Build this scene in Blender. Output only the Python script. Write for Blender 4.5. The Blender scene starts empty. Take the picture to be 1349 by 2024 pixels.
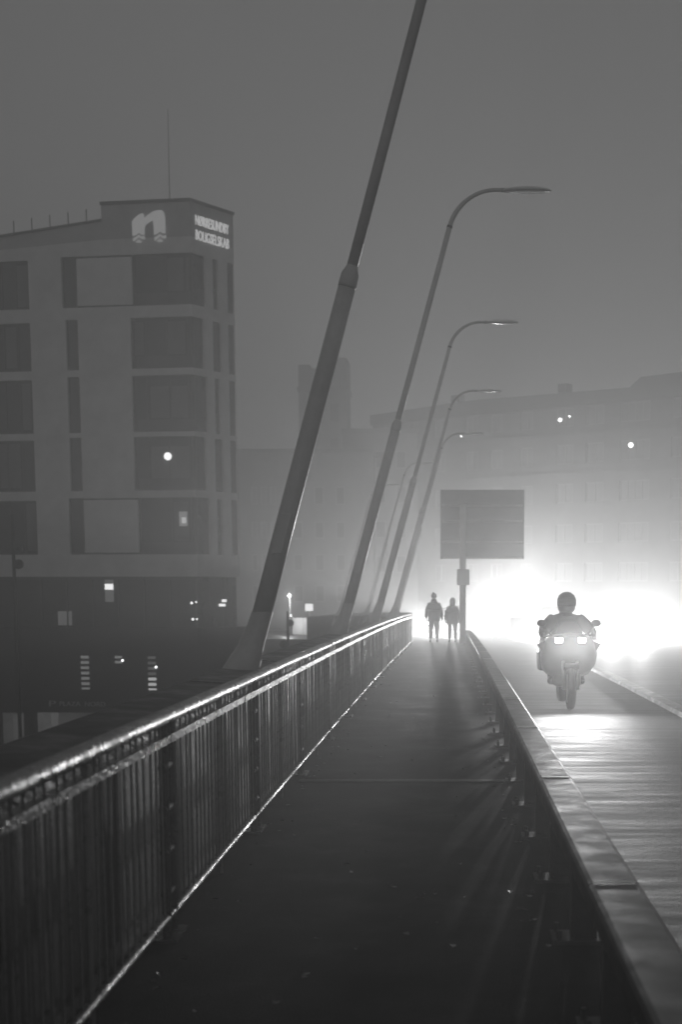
import bpy, bmesh, math, random
from mathutils import Vector, Matrix
R = math.radians
random.seed(7)
sc = bpy.context.scene
C = sc.collection

# ------------------------------------------------------------------ camera, sky, exposure
cam_d = bpy.data.cameras.new('camera')
cam = bpy.data.objects.new('camera', cam_d); C.objects.link(cam)
cam.location = (0, 0, 1.65)
PITCH = 7.0
cam.rotation_euler = (R(90 - PITCH), 0, 0)
cam_d.sensor_fit = 'VERTICAL'; cam_d.sensor_height = 36; cam_d.sensor_width = 24; cam_d.lens = 50
cam_d.shift_x = -(890 - 674.5) / 2024
cam_d.shift_y = (1158 + 2811 * math.tan(R(PITCH)) - 1012) / 2024
cam_d.clip_end = 3000; cam_d.clip_start = 0.05
cam_d.dof.use_dof = True; cam_d.dof.focus_distance = 14; cam_d.dof.aperture_fstop = 2.8
sc.camera = cam

world = bpy.data.worlds.new('World'); sc.world = world; world.use_nodes = True
wn = world.node_tree; wn.nodes.clear()
sky = wn.nodes.new('ShaderNodeTexSky'); sky.sky_type = 'NISHITA'; sky.sun_disc = False
sky.sun_elevation = R(3); sky.sun_rotation = R(180); sky.dust_density = 6; sky.air_density = 1.0
bw = wn.nodes.new('ShaderNodeRGBToBW'); pw = wn.nodes.new('ShaderNodeMath'); pw.operation = 'POWER'; pw.inputs[1].default_value = 0.5
bg = wn.nodes.new('ShaderNodeBackground'); bg.inputs['Strength'].default_value = 0.146
wo = wn.nodes.new('ShaderNodeOutputWorld')
wn.links.new(sky.outputs[0], bw.inputs[0]); wn.links.new(bw.outputs[0], pw.inputs[0])
wn.links.new(pw.outputs[0], bg.inputs['Color']); wn.links.new(bg.outputs[0], wo.inputs['Surface'])

vs = sc.view_settings
sc.display_settings.display_device = 'sRGB'
vs.view_transform = 'Standard'; vs.look = 'None'; vs.exposure = -0.18; vs.gamma = 1.0; vs.use_curve_mapping = False
cy = sc.cycles
cy.volume_bounces = 4; cy.max_bounces = 8; cy.diffuse_bounces = 2; cy.glossy_bounces = 2; cy.transmission_bounces = 4
cy.sample_clamp_indirect = 2.0; cy.sample_clamp_direct = 40.0
cy.use_denoising = True
try: cy.denoiser = 'OPENIMAGEDENOISE'
except Exception: pass
cy.use_adaptive_sampling = False; cy.use_light_tree = False
cy.caustics_reflective = False; cy.caustics_refractive = False

FOG_DENSITY = 0.0078
FOG_G = 0.68
STREET_POWER = 8000
CAR_POWER = 9000; MID_CAR_POWER = 6000; FAR_CAR_POWER = 12500; MOTO_POWER = 360

# ------------------------------------------------------------------ helpers
def tag(o, label=None, cat=None, group=None, kind=None):
    if label: o['label'] = label
    if cat: o['category'] = cat
    if group: o['group'] = group
    if kind: o['kind'] = kind
    return o
def empty(name, loc=(0, 0, 0), rz=0.0):
    o = bpy.data.objects.new(name, None); C.objects.link(o)
    o.location = loc; o.rotation_euler = (0, 0, rz); o.empty_display_size = .2
    return o
def copy_tree(o, parent=None):
    c = o.copy(); C.objects.link(c); c.parent = parent
    for ch in o.children: copy_tree(ch, c)
    return c
def link_mesh(name, me, m, parent=None, smooth=False):
    if m is not None:
        me.materials.clear(); me.materials.append(m)
    if smooth:
        me.polygons.foreach_set('use_smooth', [True] * len(me.polygons))
    o = bpy.data.objects.new(name, me); C.objects.link(o)
    if parent: o.parent = parent
    return o
def root_loc(p):
    v = Vector((0, 0, 0))
    while p is not None:
        v += p.location; p = p.parent
    return v

class MB:
    def __init__(s): s.v = []; s.f = []
    def add(s, vs_, fs_):
        n = len(s.v); s.v += [tuple(p) for p in vs_]; s.f += [tuple(i + n for i in q) for q in fs_]
        return s
    def box(s, x0, x1, y0, y1, z0, z1):
        return s.hexa([(x0, y0, z0), (x1, y0, z0), (x1, y1, z0), (x0, y1, z0), (x0, y0, z1), (x1, y0, z1), (x1, y1, z1), (x0, y1, z1)])
    def hexa(s, p):
        return s.add(p, [(0, 3, 2, 1), (4, 5, 6, 7), (0, 1, 5, 4), (1, 2, 6, 5), (2, 3, 7, 6), (3, 0, 4, 7)])
    def tube(s, pts, rad, n=10, caps=True):
        pts = [Vector(p) for p in pts]
        if not hasattr(rad, '__len__'): rad = [rad] * len(pts)
        rings = []; prev = None
        for i, p in enumerate(pts):
            t = (pts[min(i + 1, len(pts) - 1)] - pts[max(i - 1, 0)]).normalized()
            if prev is None:
                a = Vector((0, 0, 1)) if abs(t.z) < .9 else Vector((0, 1, 0))
                u = t.cross(a).normalized()
            else:
                u = (prev - t * prev.dot(t)).normalized()
            prev = u; w = t.cross(u)
            rings.append([p + rad[i] * (math.cos(2 * math.pi * k / n) * u + math.sin(2 * math.pi * k / n) * w) for k in range(n)])
        vs_ = [q for r in rings for q in r]; fs_ = []
        for i in range(len(rings) - 1):
            for k in range(n):
                a = i * n + k; b = i * n + (k + 1) % n
                fs_.append((a, b, b + n, a + n))
        if caps:
            fs_.append(tuple(range(n - 1, -1, -1))); m = (len(rings) - 1) * n
            fs_.append(tuple(range(m, m + n)))
        return s.add(vs_, fs_)
    def loft(s, rings, caps=True):
        n = len(rings[0]); vs_ = [q for r in rings for q in r]; fs_ = []
        for i in range(len(rings) - 1):
            for k in range(n):
                a = i * n + k; b = i * n + (k + 1) % n
                fs_.append((a, b, b + n, a + n))
        if caps:
            fs_.append(tuple(range(n - 1, -1, -1))); m = (len(rings) - 1) * n
            fs_.append(tuple(range(m, m + n)))
        return s.add(vs_, fs_)
    def ell(s, c, r, nu=14, nv=9, zmin=-1.0, zmax=1.0):
        rings = []
        t0 = math.asin(max(-1, zmin)); t1 = math.asin(min(1, zmax))
        for j in range(nv):
            t = t0 + (t1 - t0) * j / (nv - 1)
            cr = max(math.cos(t), 0.02)
            rings.append([(c[0] + r[0] * cr * math.cos(2 * math.pi * k / nu), c[1] + r[1] * cr * math.sin(2 * math.pi * k / nu), c[2] + r[2] * math.sin(t)) for k in range(nu)])
        return s.loft(rings)
    def prism(s, poly, fr, n0, n1):
        """poly in (u,z); fr(u,n,z) -> point"""
        k = len(poly)
        a = [fr(u, n0, z) for u, z in poly]; b = [fr(u, n1, z) for u, z in poly]
        fs_ = [tuple(range(k)), tuple(range(2 * k - 1, k - 1, -1))]
        for i in range(k):
            j = (i + 1) % k; fs_.append((i, i + k, j + k, j))
        return s.add(a + b, fs_)
    def mesh(s, name, off=None):
        me = bpy.data.meshes.new(name)
        v = s.v if off is None else [(p[0] - off.x, p[1] - off.y, p[2] - off.z) for p in s.v]
        me.from_pydata(v, [], s.f); me.validate()
        bm = bmesh.new(); bm.from_mesh(me); bmesh.ops.recalc_face_normals(bm, faces=bm.faces[:]); bm.to_mesh(me); bm.free()
        return me
    def build(s, name, m, parent=None, local=False, smooth=False, bevel=0):
        off = None if local else root_loc(parent)
        me = s.mesh(name, off)
        if bevel:
            bm = bmesh.new(); bm.from_mesh(me)
            bmesh.ops.bevel(bm, geom=[e for e in bm.edges if len(e.link_faces) == 2 and e.calc_face_angle(0) > .5], offset=bevel, segments=2, affect='EDGES', profile=.6)
            bm.to_mesh(me); bm.free()
        return link_mesh(name, me, m, parent, smooth)

def mat(name, c, rough=.6, var=.18, scale=4.0, bump=0.0, bscale=60.0, metal=0.0, rvar=0.0, stretch=(1, 1, 1), emit=0.0, coat=0.0, spec=.5):
    m = bpy.data.materials.new(name); m.use_nodes = True
    nt = m.node_tree; N = nt.nodes; L = nt.links
    b = N['Principled BSDF']
    b.inputs['Base Color'].default_value = (c, c, c, 1); b.inputs['Roughness'].default_value = rough; b.inputs['Metallic'].default_value = metal
    b.inputs['Specular IOR Level'].default_value = spec
    if coat: b.inputs['Coat Weight'].default_value = coat; b.inputs['Coat Roughness'].default_value = .08
    tc = N.new('ShaderNodeTexCoord'); mp = N.new('ShaderNodeMapping'); mp.inputs['Scale'].default_value = stretch
    L.new(tc.outputs['Object'], mp.inputs['Vector'])
    if var:
        n = N.new('ShaderNodeTexNoise'); n.inputs['Scale'].default_value = scale; n.inputs['Detail'].default_value = 6; n.inputs['Roughness'].default_value = .65
        L.new(mp.outputs[0], n.inputs['Vector'])
        r = N.new('ShaderNodeMapRange'); r.inputs['From Min'].default_value = .3; r.inputs['From Max'].default_value = .7
        r.inputs['To Min'].default_value = c * (1 - var); r.inputs['To Max'].default_value = min(1, c * (1 + var))
        L.new(n.outputs['Fac'], r.inputs['Value']); L.new(r.outputs[0], b.inputs['Base Color'])
        if rvar:
            r2 = N.new('ShaderNodeMapRange'); r2.inputs['From Min'].default_value = .35; r2.inputs['From Max'].default_value = .65
            r2.inputs['To Min'].default_value = max(.04, rough - rvar); r2.inputs['To Max'].default_value = min(1, rough + rvar)
            L.new(n.outputs['Fac'], r2.inputs['Value']); L.new(r2.outputs[0], b.inputs['Roughness'])
    if bump:
        n2 = N.new('ShaderNodeTexNoise'); n2.inputs['Scale'].default_value = bscale; n2.inputs['Detail'].default_value = 4
        L.new(mp.outputs[0], n2.inputs['Vector'])
        bp = N.new('ShaderNodeBump'); bp.inputs['Strength'].default_value = bump; bp.inputs['Distance'].default_value = .01
        L.new(n2.outputs['Fac'], bp.inputs['Height']); L.new(bp.outputs[0], b.inputs['Normal'])
    if emit:
        b.inputs['Emission Color'].default_value = (1, 1, 1, 1); b.inputs['Emission Strength'].default_value = emit
        m.cycles.emission_sampling = 'NONE'
    return m

M = {}
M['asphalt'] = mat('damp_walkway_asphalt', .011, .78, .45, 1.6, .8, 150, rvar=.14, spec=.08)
M['rail'] = mat('wet_painted_steel', .10, .36, .4, 7, 1.0, 45, metal=.0, rvar=.2, coat=.2)
M['bar'] = mat('wet_grey_steel_bar', .2, .32, .3, 14, .3, 150, rvar=.1)
M['post'] = mat('black_wet_steel_post', .05, .3, .3, 12, .3, 120, rvar=.1)
M['guard'] = mat('galvanised_guardrail', .04, .5, .25, 5, .3, 160, metal=.0, rvar=.08, spec=.1)
M['jointstrip'] = mat('pale_joint_strip', .4, .4, .2, 8)
M['penthouse'] = mat('grey_penthouse_render', .5, .8, .10, .9, .1, 40)
M['guardpost'] = mat('dark_guardrail_post', .04, .6, .3, 8, .2, 100)
M['girder'] = mat('damp_girder_concrete', .04, .6, .3, 3, .4, 60, rvar=.15)
M['pole'] = mat('grey_lamp_pole_paint', .4, .42, .12, 3, .08, 90)
M['pedestal'] = mat('pale_pole_pedestal', .45, .6, .15, 5, .2, 60)
M['lamphead'] = mat('white_lamp_housing', .62, .35, .08, 6)
M['lens'] = mat('glossy_lamp_lens', .75, .12, .05, 6)
M['render'] = mat('pale_facade_render', .75, .8, .10, .9, .1, 40)
M['panel'] = mat('pale_facade_panel', .78, .7, .06, 1.5)
M['trim'] = mat('dark_facade_trim', .05, .5, .1, 3)
M['frame'] = mat('dark_window_frame', .035, .4, .1, 5)
M['glass'] = mat('dark_window_glass', .02, .08, .2, .6)
M['curtain'] = mat('pale_curtain', .13, .9, .15, 2)
M['dark_clad'] = mat('black_cladding', .022, .55, .25, .8)
M['sign_white'] = mat('white_sign_letter', .7, .5, .05, 3, emit=.55)
M['logo_white'] = mat('white_logo_plate', .75, .5, .05, 3, emit=.22)
M['dim_letter'] = mat('unlit_dull_letter', .45, .6, .1, 3)
M['brick'] = mat('far_brick_wall', .10, .85, .25, .7)
M['slate'] = mat('far_slate_roof', .06, .7, .2, .8)
M['wframe'] = mat('white_far_window_frame', .2, .6, .05, 2)
M['quay'] = mat('quay_ground', .04, .7, .3, .1, .3, 5)
M['street'] = mat('town_street', .05, .5, .3, .3, .3, 8, rvar=.2)
M['signback'] = mat('aluminium_sign_back', .17, .5, .12, 2, metal=.2)
M['fence'] = mat('white_corrugated_fence', .72, .5, .08, 3)
M['cloth_dark'] = mat('black_jacket', .02, .8, .3, 12)
M['cloth_mid'] = mat('dark_grey_coat', .04, .85, .3, 10)
M['trouser'] = mat('dark_trousers', .025, .85, .3, 10)
M['skin'] = mat('skin', .35, .6, .1, 20)
M['rubber'] = mat('black_rubber', .018, .75, .2, 20)
M['metal'] = mat('dull_metal', .3, .35, .15, 10, metal=.8)
M['bikepaint'] = mat('dark_bike_fairing', .03, .3, .1, 5, coat=.5)
M['carpaint'] = mat('dark_car_paint', .05, .3, .05, 5, coat=.8)
M['carlight'] = mat('silver_car_paint', .3, .3, .05, 5, coat=.8)
M['carglass'] = mat('car_glass', .01, .06, 0, 1)
M['headlamp'] = mat('lit_headlamp', .8, .2, 0, 1, emit=10)
M['bulb'] = mat('lit_bulb', .8, .3, 0, 1, emit=5)
M['globe'] = mat('lit_lamp_or_glint', .8, .3, 0, 1, emit=2.0)
M['litwin'] = mat('lit_pane_or_glint', .6, .5, .15, 3, emit=1.6)
M['slot1'] = mat('lit_slot_dim', .4, .5, .1, 4, emit=.17)
M['slot2'] = mat('lit_slot_bright', .5, .5, .1, 4, emit=.55)
M['slot3'] = mat('faint_lit_slot_or_glint', .3, .5, .1, 4, emit=.08)
M['poster'] = mat('pale_poster_or_glint', .4, .6, .35, 2, emit=.045)
M['interior'] = mat('lit_parking_interior', .3, .8, .4, .8, emit=.035)
M['marking'] = mat('worn_road_paint', .35, .4, .4, 8, .2, 60)

# wet roadway: transverse ripples in the wet surface
def road_material():
    m = bpy.data.materials.new('wet_rippled_roadway'); m.use_nodes = True
    nt = m.node_tree; N = nt.nodes; L = nt.links; b = N['Principled BSDF']
    tc = N.new('ShaderNodeTexCoord'); mp = N.new('ShaderNodeMapping'); mp.inputs['Scale'].default_value = (.16, 1.0, 1)
    L.new(tc.outputs['Object'], mp.inputs['Vector'])
    n = N.new('ShaderNodeTexNoise'); n.inputs['Scale'].default_value = 4.5; n.inputs['Detail'].default_value = 7; n.inputs['Roughness'].default_value = .7
    L.new(mp.outputs[0], n.inputs['Vector'])
    r = N.new('ShaderNodeMapRange'); r.inputs['From Min'].default_value = .35; r.inputs['From Max'].default_value = .65; r.inputs['To Min'].default_value = .52; r.inputs['To Max'].default_value = .74
    L.new(n.outputs['Fac'], r.inputs['Value']); L.new(r.outputs[0], b.inputs['Roughness'])
    r2 = N.new('ShaderNodeMapRange'); r2.inputs['From Min'].default_value = .35; r2.inputs['From Max'].default_value = .65; r2.inputs['To Min'].default_value = .016; r2.inputs['To Max'].default_value = .034
    L.new(n.outputs['Fac'], r2.inputs['Value']); L.new(r2.outputs[0], b.inputs['Base Color'])
    g = N.new('ShaderNodeTexNoise'); g.inputs['Scale'].default_value = 90; L.new(tc.outputs['Object'], g.inputs['Vector'])
    b.inputs['Specular IOR Level'].default_value = .24
    bp = N.new('ShaderNodeBump'); bp.inputs['Strength'].default_value = .18; bp.inputs['Distance'].default_value = .012
    L.new(n.outputs['Fac'], bp.inputs['Height'])
    bp2 = N.new('ShaderNodeBump'); bp2.inputs['Strength'].default_value = .6; bp2.inputs['Distance'].default_value = .008
    L.new(g.outputs['Fac'], bp2.inputs['Height']); L.new(bp.outputs[0], bp2.inputs['Normal']); L.new(bp2.outputs[0], b.inputs['Normal'])
    return m
M['road'] = road_material()

# ------------------------------------------------------------------ the course of the bridge
def cx(y):
    if y < 49: return 0.0
    if y < 62: return -.0075 * (y - 49) ** 2
    return -.0075 * 169 - .195 * (y - 62)
def dz(y):
    return -1.5e-4 * min(max(y, 0), 115) ** 2
def P(x, y, z): return (x + cx(y), y, z + dz(y))
def yspan(a, b, step):
    n = max(1, int(round((b - a) / step)))
    return [a + (b - a) * i / n for i in range(n + 1)]
def sweep(mb, prof, ys, caps=True):
    return mb.loft([[P(x, y, z) for x, z in prof] for y in ys], caps)
def lens_row(x0, x1, z0, z1): return [(x0, z0), (x1, z0), (x1, z1), (x0, z1)]

# ------------------------------------------------------------------ ground, water, deck
def struct(o): return tag(o, kind='structure')
struct(MB().box(-190, 190, 57.5, 230, -8.6, -7.0).build('ground', M['quay']))
wm = mat('dark_fjord_water', .01, .12, 0, 1, .5, 1.2)
struct(MB().box(-190, 190, -40, 57.5, -8.7, -7.6).build('water', wm))
struct(MB().box(-34, 190, 99, 230, -6.99, -2.02).build('town_ground', M['street']))

deck_y = yspan(-12, 118, 2)
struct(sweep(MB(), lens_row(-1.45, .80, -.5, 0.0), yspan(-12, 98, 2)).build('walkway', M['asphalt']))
struct(sweep(MB(), lens_row(.803, 12.4, -.55, -.06), deck_y).build('road', M['road']))
wk = bpy.data.objects['walkway']
for jy in (12.05,):
    MB().hexa([P(-1.30, jy, .004), P(.78, jy, .004), P(.78, jy + .16, .004), P(-1.30, jy + .16, .004), P(-1.30, jy, .012), P(.78, jy, .012), P(.78, jy + .16, .012), P(-1.30, jy + .16, .012)]).build('expansion_joint', M['guard'], wk)
# worn lane line: long raised strip between the two lanes
rd = bpy.data.objects['road']
ldv = empty('lane_divider', (3.25, 10, -.06))
tag(ldv, 'low wet kerb dividing the two traffic lanes to the side of the motorcycle', 'kerb')
for i, y0 in enumerate(yspan(2, 62, 2.0)[:-1]):
    sweep(MB(), [(3.13, -.07), (3.37, -.07), (3.35, .0), (3.15, .0)], [y0 + .015, y0 + 1, y0 + 1.985]).build('kerb_stone', M['girder'], ldv)

lt = MB()
for _ in range(170):
    yy = 3.5 + 22 * random.random() ** 1.5; xx = random.uniform(-1.25, .45) if random.random() < .5 else random.choice((-1.22, .42)) + random.uniform(-.06, .06)
    rr_ = random.uniform(.006, .017); a = random.uniform(0, 6.3); ln_ = random.uniform(1.2, 2.2); q = []
    for k in range(6):
        t = 2 * math.pi * k / 6; lx, ly = rr_ * ln_ * math.cos(t), rr_ * math.sin(t) * (1 - .3 * math.cos(t))
        q.append(P(xx + lx * math.cos(a) - ly * math.sin(a), yy + lx * math.sin(a) + ly * math.cos(a), .004 + .012 * abs(math.sin(t)) * random.random()))
    lt.add(q, [(0, 1, 2), (0, 2, 3), (0, 3, 4), (0, 4, 5)])
tag(lt.build('litter', mat('wet_fallen_leaf', .05, .35, .4, 30)), 'scattered wet leaves and grit on the walkway', 'litter', kind='stuff')
# edge girder outside the railing, seen as a broad dark ledge
gd = tag(sweep(MB(), [(-1.47, -1.6), (-1.47, .86), (-1.5, .93), (-1.98, .96), (-2.02, .90), (-2.02, -1.6)], yspan(-12, 93, 1.5)).build('bridge_parapet', M['girder']),
         'broad dark concrete ledge running along outside the railing', 'parapet')
for jy in (10.6, 13.9, 24, 37):
    MB().hexa([P(-1.95, jy, .952), P(-1.52, jy, .932), P(-1.52, jy + .03, .932), P(-1.95, jy + .03, .952), P(-1.95, jy, .968), P(-1.52, jy, .945), P(-1.52, jy + .03, .945), P(-1.95, jy + .03, .968)]).build('cover_strip', M['post'], gd)
tag(sweep(MB(), [(12.43, -1.2), (12.7, -1.2), (12.7, .95), (12.43, .95)], yspan(-12, 98, 2)).build('far_parapet', M['girder']),
    'concrete parapet on the far side of the road beyond the glare', 'parapet')

# ------------------------------------------------------------------ railing with balusters
RX = -1.335
rl = empty('pedestrian_railing', (RX, 8, 0))
tag(rl, 'wet steel pedestrian railing with thin upright bars along the walkway', 'railing')
panel_y = [6.64 - 3 * 4 + 3 * k for k in range(34) if 6.64 - 12 + 3 * k < 93.5]
for i in range(len(panel_y) - 1):
    a, b = panel_y[i] + .006, panel_y[i + 1] - .006
    j = random.uniform(-.004, .004)
    ys = yspan(a, b, 1.0)
    top = [(RX - .042, 1.032), (RX - .025, 1.022), (RX + .025, 1.022), (RX + .042, 1.032), (RX + .045, 1.055), (RX + .032, 1.076), (RX, 1.084), (RX - .032, 1.076), (RX - .045, 1.055)]
    sweep(MB(), [(x + j, z + j) for x, z in top], ys, False).build('handrail', M['rail'], rl, smooth=True)
    sweep(MB(), [(RX - .022, .925), (RX + .022, .925), (RX + .026, .965), (RX - .026, .965)], ys).build('upper_rail', M['rail'], rl)
    sweep(MB(), [(RX - .02, .095), (RX + .02, .095), (RX + .023, .108), (RX + .014, .122), (RX - .014, .122), (RX - .023, .108)], ys, False).build('lower_rail', M['rail'], rl, smooth=True)
# double posts with spacers
pm = MB(); pm.box(-.055, .055, -.16, .16, 0.0, .014)
plate_me = pm.mesh('base_plate')
tube_me = MB().tube([(0, 0, .01), (0, 0, 1.02)], .024, 10).mesh('post')
rung_me = MB().tube([(0, -.115, 0), (0, .115, 0)], [.02, .02], 8).mesh('rung')
stub_me = MB().tube([(-.03, 0, 0), (.05, 0, 0)], .016, 8).mesh('bolt')
for y in panel_y:
    if y < 2 or y > 66: continue
    p = link_mesh('post', tube_me, M['post'], rl); p.location = Vector(P(0, y - .075, 0)) + Vector((RX, 0, 0)) - rl.location
    q = link_mesh('post', tube_me, M['rail' if y < 30 else 'post'], rl) if False else link_mesh('post', tube_me, M['post'], rl)
    q.location = Vector(P(0, y + .075, 0)) + Vector((RX, 0, 0)) - rl.location
    bp_ = link_mesh('base_plate', plate_me, M['post'], rl); bp_.location = p.location + Vector((0, .075, 0))
    for z in (.22, .42, .62, .82):
        g = link_mesh('spacer', rung_me, M['rubber'], p); g.location = (0, .075, z)
# balusters: nearest 300 singly, the rest as one part
bar_me = MB().tube([(0, 0, .1), (0, 0, 1.03)], .0062, 8).mesh('baluster')
mid_me = MB().tube([(0, 0, .0), (0, 0, 1.03)], .014, 8).mesh('intermediate_post')
rest = MB(); nb = 0
y = panel_y[0] + .125
while y < panel_y[-1] - .1:
    ph = (y - panel_y[0]) % 3.0
    if .14 < ph < 2.88:
        if abs(ph - 1.5) < .03:
            o = link_mesh('intermediate_post', mid_me, M['bar'], rl); o.location = Vector(P(RX, y, 0)) - rl.location
        elif y > 3.6 and nb < 298:
            o = link_mesh('baluster', bar_me, M['bar'], rl); o.location = Vector(P(RX, y, 0)) - rl.location; nb += 1
            o.rotation_euler = (random.uniform(-.006, .006), random.uniform(-.006, .006), random.uniform(0, 3))
        else:
            b0 = P(RX, y, .1); rest.box(b0[0] - .009, b0[0] + .009, b0[1] - .009, b0[1] + .009, b0[2], b0[2] + .93)
    y += .125
tag(rest.build('distant_balusters', M['bar'], rl), kind='stuff')

# ------------------------------------------------------------------ guardrail between walkway and road
gr = empty('guardrail', (.66, 8, 0))
tag(gr, 'grey steel guardrail with broad flat top between walkway and road', 'guardrail')
gprof = [(.55, .375), (.565, .36), (.755, .36), (.77, .375), (.77, .45), (.762, .466), (.745, .474), (.575, .474), (.558, .466), (.55, .45)]
y0 = 5.6 - 3.22 * 3
while y0 < 50:
    sweep(MB(), gprof, yspan(y0 + .004, y0 + 3.216, 1.07)).build('rail_beam', M['guard'], gr, smooth=False)
    # thin cover strip over the joint
    MB().hexa([P(.575, y0 - .012, .4755), P(.745, y0 - .012, .4755), P(.745, y0 + .012, .4755), P(.575, y0 + .012, .4755), P(.575, y0 - .012, .4775), P(.745, y0 - .012, .4775), P(.745, y0 + .012, .4775), P(.575, y0 + .012, .4775)]).build('joint_strip', M['jointstrip'], gr)
    y0 += 3.22
hp = MB(); hp.box(.07, .19, -.006, .006, .02, .37); hp.box(.07, .082, -.055, .055, .02, .37); hp.box(.178, .19, -.055, .055, .02, .37)
gpost_me = hp.mesh('guardrail_post')
gplate_me = MB().box(-.02, .25, -.11, .11, 0, .02).mesh('base_plate')
bm_ = MB()
gbolt_me = MB().tube([(0, 0, 0), (0, 0, .045)], .013, 6).mesh('bolt')
y = 6.56 - 1.39 * 6
while y < 53.5:
    o = link_mesh('guardrail_post', gpost_me, M['guardpost'], gr); o.location = Vector(P(.5, y, 0)) - gr.location
    q = link_mesh('base_plate', gplate_me, M['guardpost'], o)
    if 3 < y < 30:
        for bx, by in ((.01, -.08), (.01, .08), (.22, -.08), (.22, .08)):
            t = link_mesh('bolt', gbolt_me, M['guardpost'], o); t.location = (bx, by, .018)
    y += 1.39

# ------------------------------------------------------------------ leaning lamp posts
def lamp_post(i, y, label):
    x0 = -1.78
    base = Vector(P(x0, y, .95))
    r = empty('lamp_post', base); tag(r, label, 'lamp post', 'leaning lamp posts along the railing')
    ln = .278
    # pedestal: flared foot sloping outwards
    rings = []
    for z, rx, ry, off in ((-.55, .28, .24, -.16), (-.2, .22, .2, -.11), (.02, .165, .16, -.05), (.2, .12, .12, .03), (.38, .1, .1, .1), (.5, .095, .095, .139)):
        rings.append([(off + rx * math.cos(2 * math.pi * k / 18), ry * math.sin(2 * math.pi * k / 18), z) for k in range(18)])
    MB().loft(rings, False).build('pedestal', M['pole'], r, local=True, smooth=True)
    zj = 3.33
    MB().tube([(ln * z, 0, z) for z in (.35, 1.4, 2.4, zj - .08)], [.086, .082, .078, .075], 18).build('lower_shaft', M['pole'], r, local=True, smooth=True)
    MB().tube([(ln * z, 0, z) for z in (zj - .09, zj - .06, zj + .02, zj + .06, zj + .09)], [.077, .079, .077, .058, .050], 18).build('collar', M['pole'], r, local=True, smooth=True)
    zt = 6.40
    hz0, hz1 = 1.0, 1.34
    MB().hexa([(ln * z + dx, dy, z) for z in (hz0, hz1) for dx, dy in ((-.045, -.094), (.045, -.094), (.05, -.06), (-.05, -.06))]).build('access_hatch', M['pole'], r, local=True, bevel=.006)
    MB().tube([(ln * z, 0, z) for z in (zj + .08, 4.4, 5.4, zt)], [.048, .046, .044, .041], 16).build('upper_shaft', M['pole'], r, local=True, smooth=True)
    # bent arm: from lean direction to horizontal
    a0 = math.atan2(1, ln); pts = [(ln * (zt - .04), 0, zt - .04)]; rad = .72
    px, pz = ln * zt, zt; steps = 12
    for k in range(steps + 1):
        pts.append((px, 0, pz))
        a = a0 * (1 - (k + .5) / (steps + .5)) ** 1.0
        ds = rad * a0 / steps
        px += ds * math.cos(a); pz += ds * math.sin(a)
    pts.append((pts[-1][0] + .2, 0, pts[-1][2]))
    MB().tube(pts, [.039] + [.039 - .009 * k / (steps + 1) for k in range(steps + 2)], 14).build('curved_arm', M['pole'], r, local=True, smooth=True)
    hx, hz = pts[-1][0], pts[-1][2]
    # flat lens-shaped head
    def disc(z0, z1, cap):
        rr = []
        for s, zz in cap:
            ring = []
            for k in range(20):
                a = 2 * math.pi * k / 20
                ring.append((hx - .05 + .37 + .40 * s * math.cos(a), .15 * s * math.sin(a), hz + zz))
            rr.append(ring)
        return rr
    hd = MB().loft(disc(0, 0, [(.97, -.022), (1, -.010), (.9, .012), (.7, .03), (.35, .045), (.05, .048)])).build('lamp_housing', M['lamphead'], r, local=True, smooth=True)
    MB().loft(disc(0, 0, [(.05, -.036), (.6, -.034), (.92, -.027), (.95, -.0225)])).build('lens', M['lens'], hd, local=True, smooth=True)
    MB().tube([(hx - .08, 0, hz), (hx + .02, 0, hz)], [.036, .03], 12).build('clamp', M['pole'], r, local=True, smooth=True)
    MB().tube([(ln * (zt - .03), 0, zt - .03), (ln * (zt + .01), 0, zt + .01)], .045, 14).build('joint_ring', M['post'], r, local=True)
ordn = ['thick leaning lamp post nearest the viewer, its top beyond the picture', 'tall dark leaning lamp post second along the railing, arm bent over the walkway',
        'leaning grey lamp post third along the railing', 'thin leaning lamp post fourth along the railing, above the sign board',
        'faint leaning lamp post fifth along the railing, head shining pale', 'very faint leaning lamp post sixth along the railing, just past the bend',
        'faintest leaning lamp post at the railing end, nearly lost in fog']
for i in range(7): lamp_post(i, 12.5 + 10.75 * i, ordn[i])

# ------------------------------------------------------------------ buildings
def frame_of(P0, d):
    n = (d[1], -d[0])
    if n[1] > 0: n = (-n[0], -n[1])
    return lambda u, o, z: (P0[0] + d[0] * u + n[0] * o, P0[1] + d[1] * u + n[1] * o, z)
def fbox(mb, fr, u0, u1, n0, n1, z0, z1):
    return mb.hexa([fr(u0, n0, z0), fr(u1, n0, z0), fr(u1, n1, z0), fr(u0, n1, z0), fr(u0, n0, z1), fr(u1, n0, z1), fr(u1, n1, z1), fr(u0, n1, z1)])
def wall_with_holes(mb, fr, u0, u1, z0, z1, holes, th=.3):
    us = sorted({u0, u1} | {h[0] for h in holes} | {h[1] for h in holes}); us = [u for u in us if u0 <= u <= u1]
    for a, b in zip(us[:-1], us[1:]):
        m = (a + b) / 2; zz = z0
        for h in sorted([h for h in holes if h[0] < m < h[1]], key=lambda h: h[2]):
            if h[2] > zz: fbox(mb, fr, a, b, -th, 0, zz, h[2])
            zz = max(zz, h[3])
        if zz < z1: fbox(mb, fr, a, b, -th, 0, zz, z1)
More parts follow.
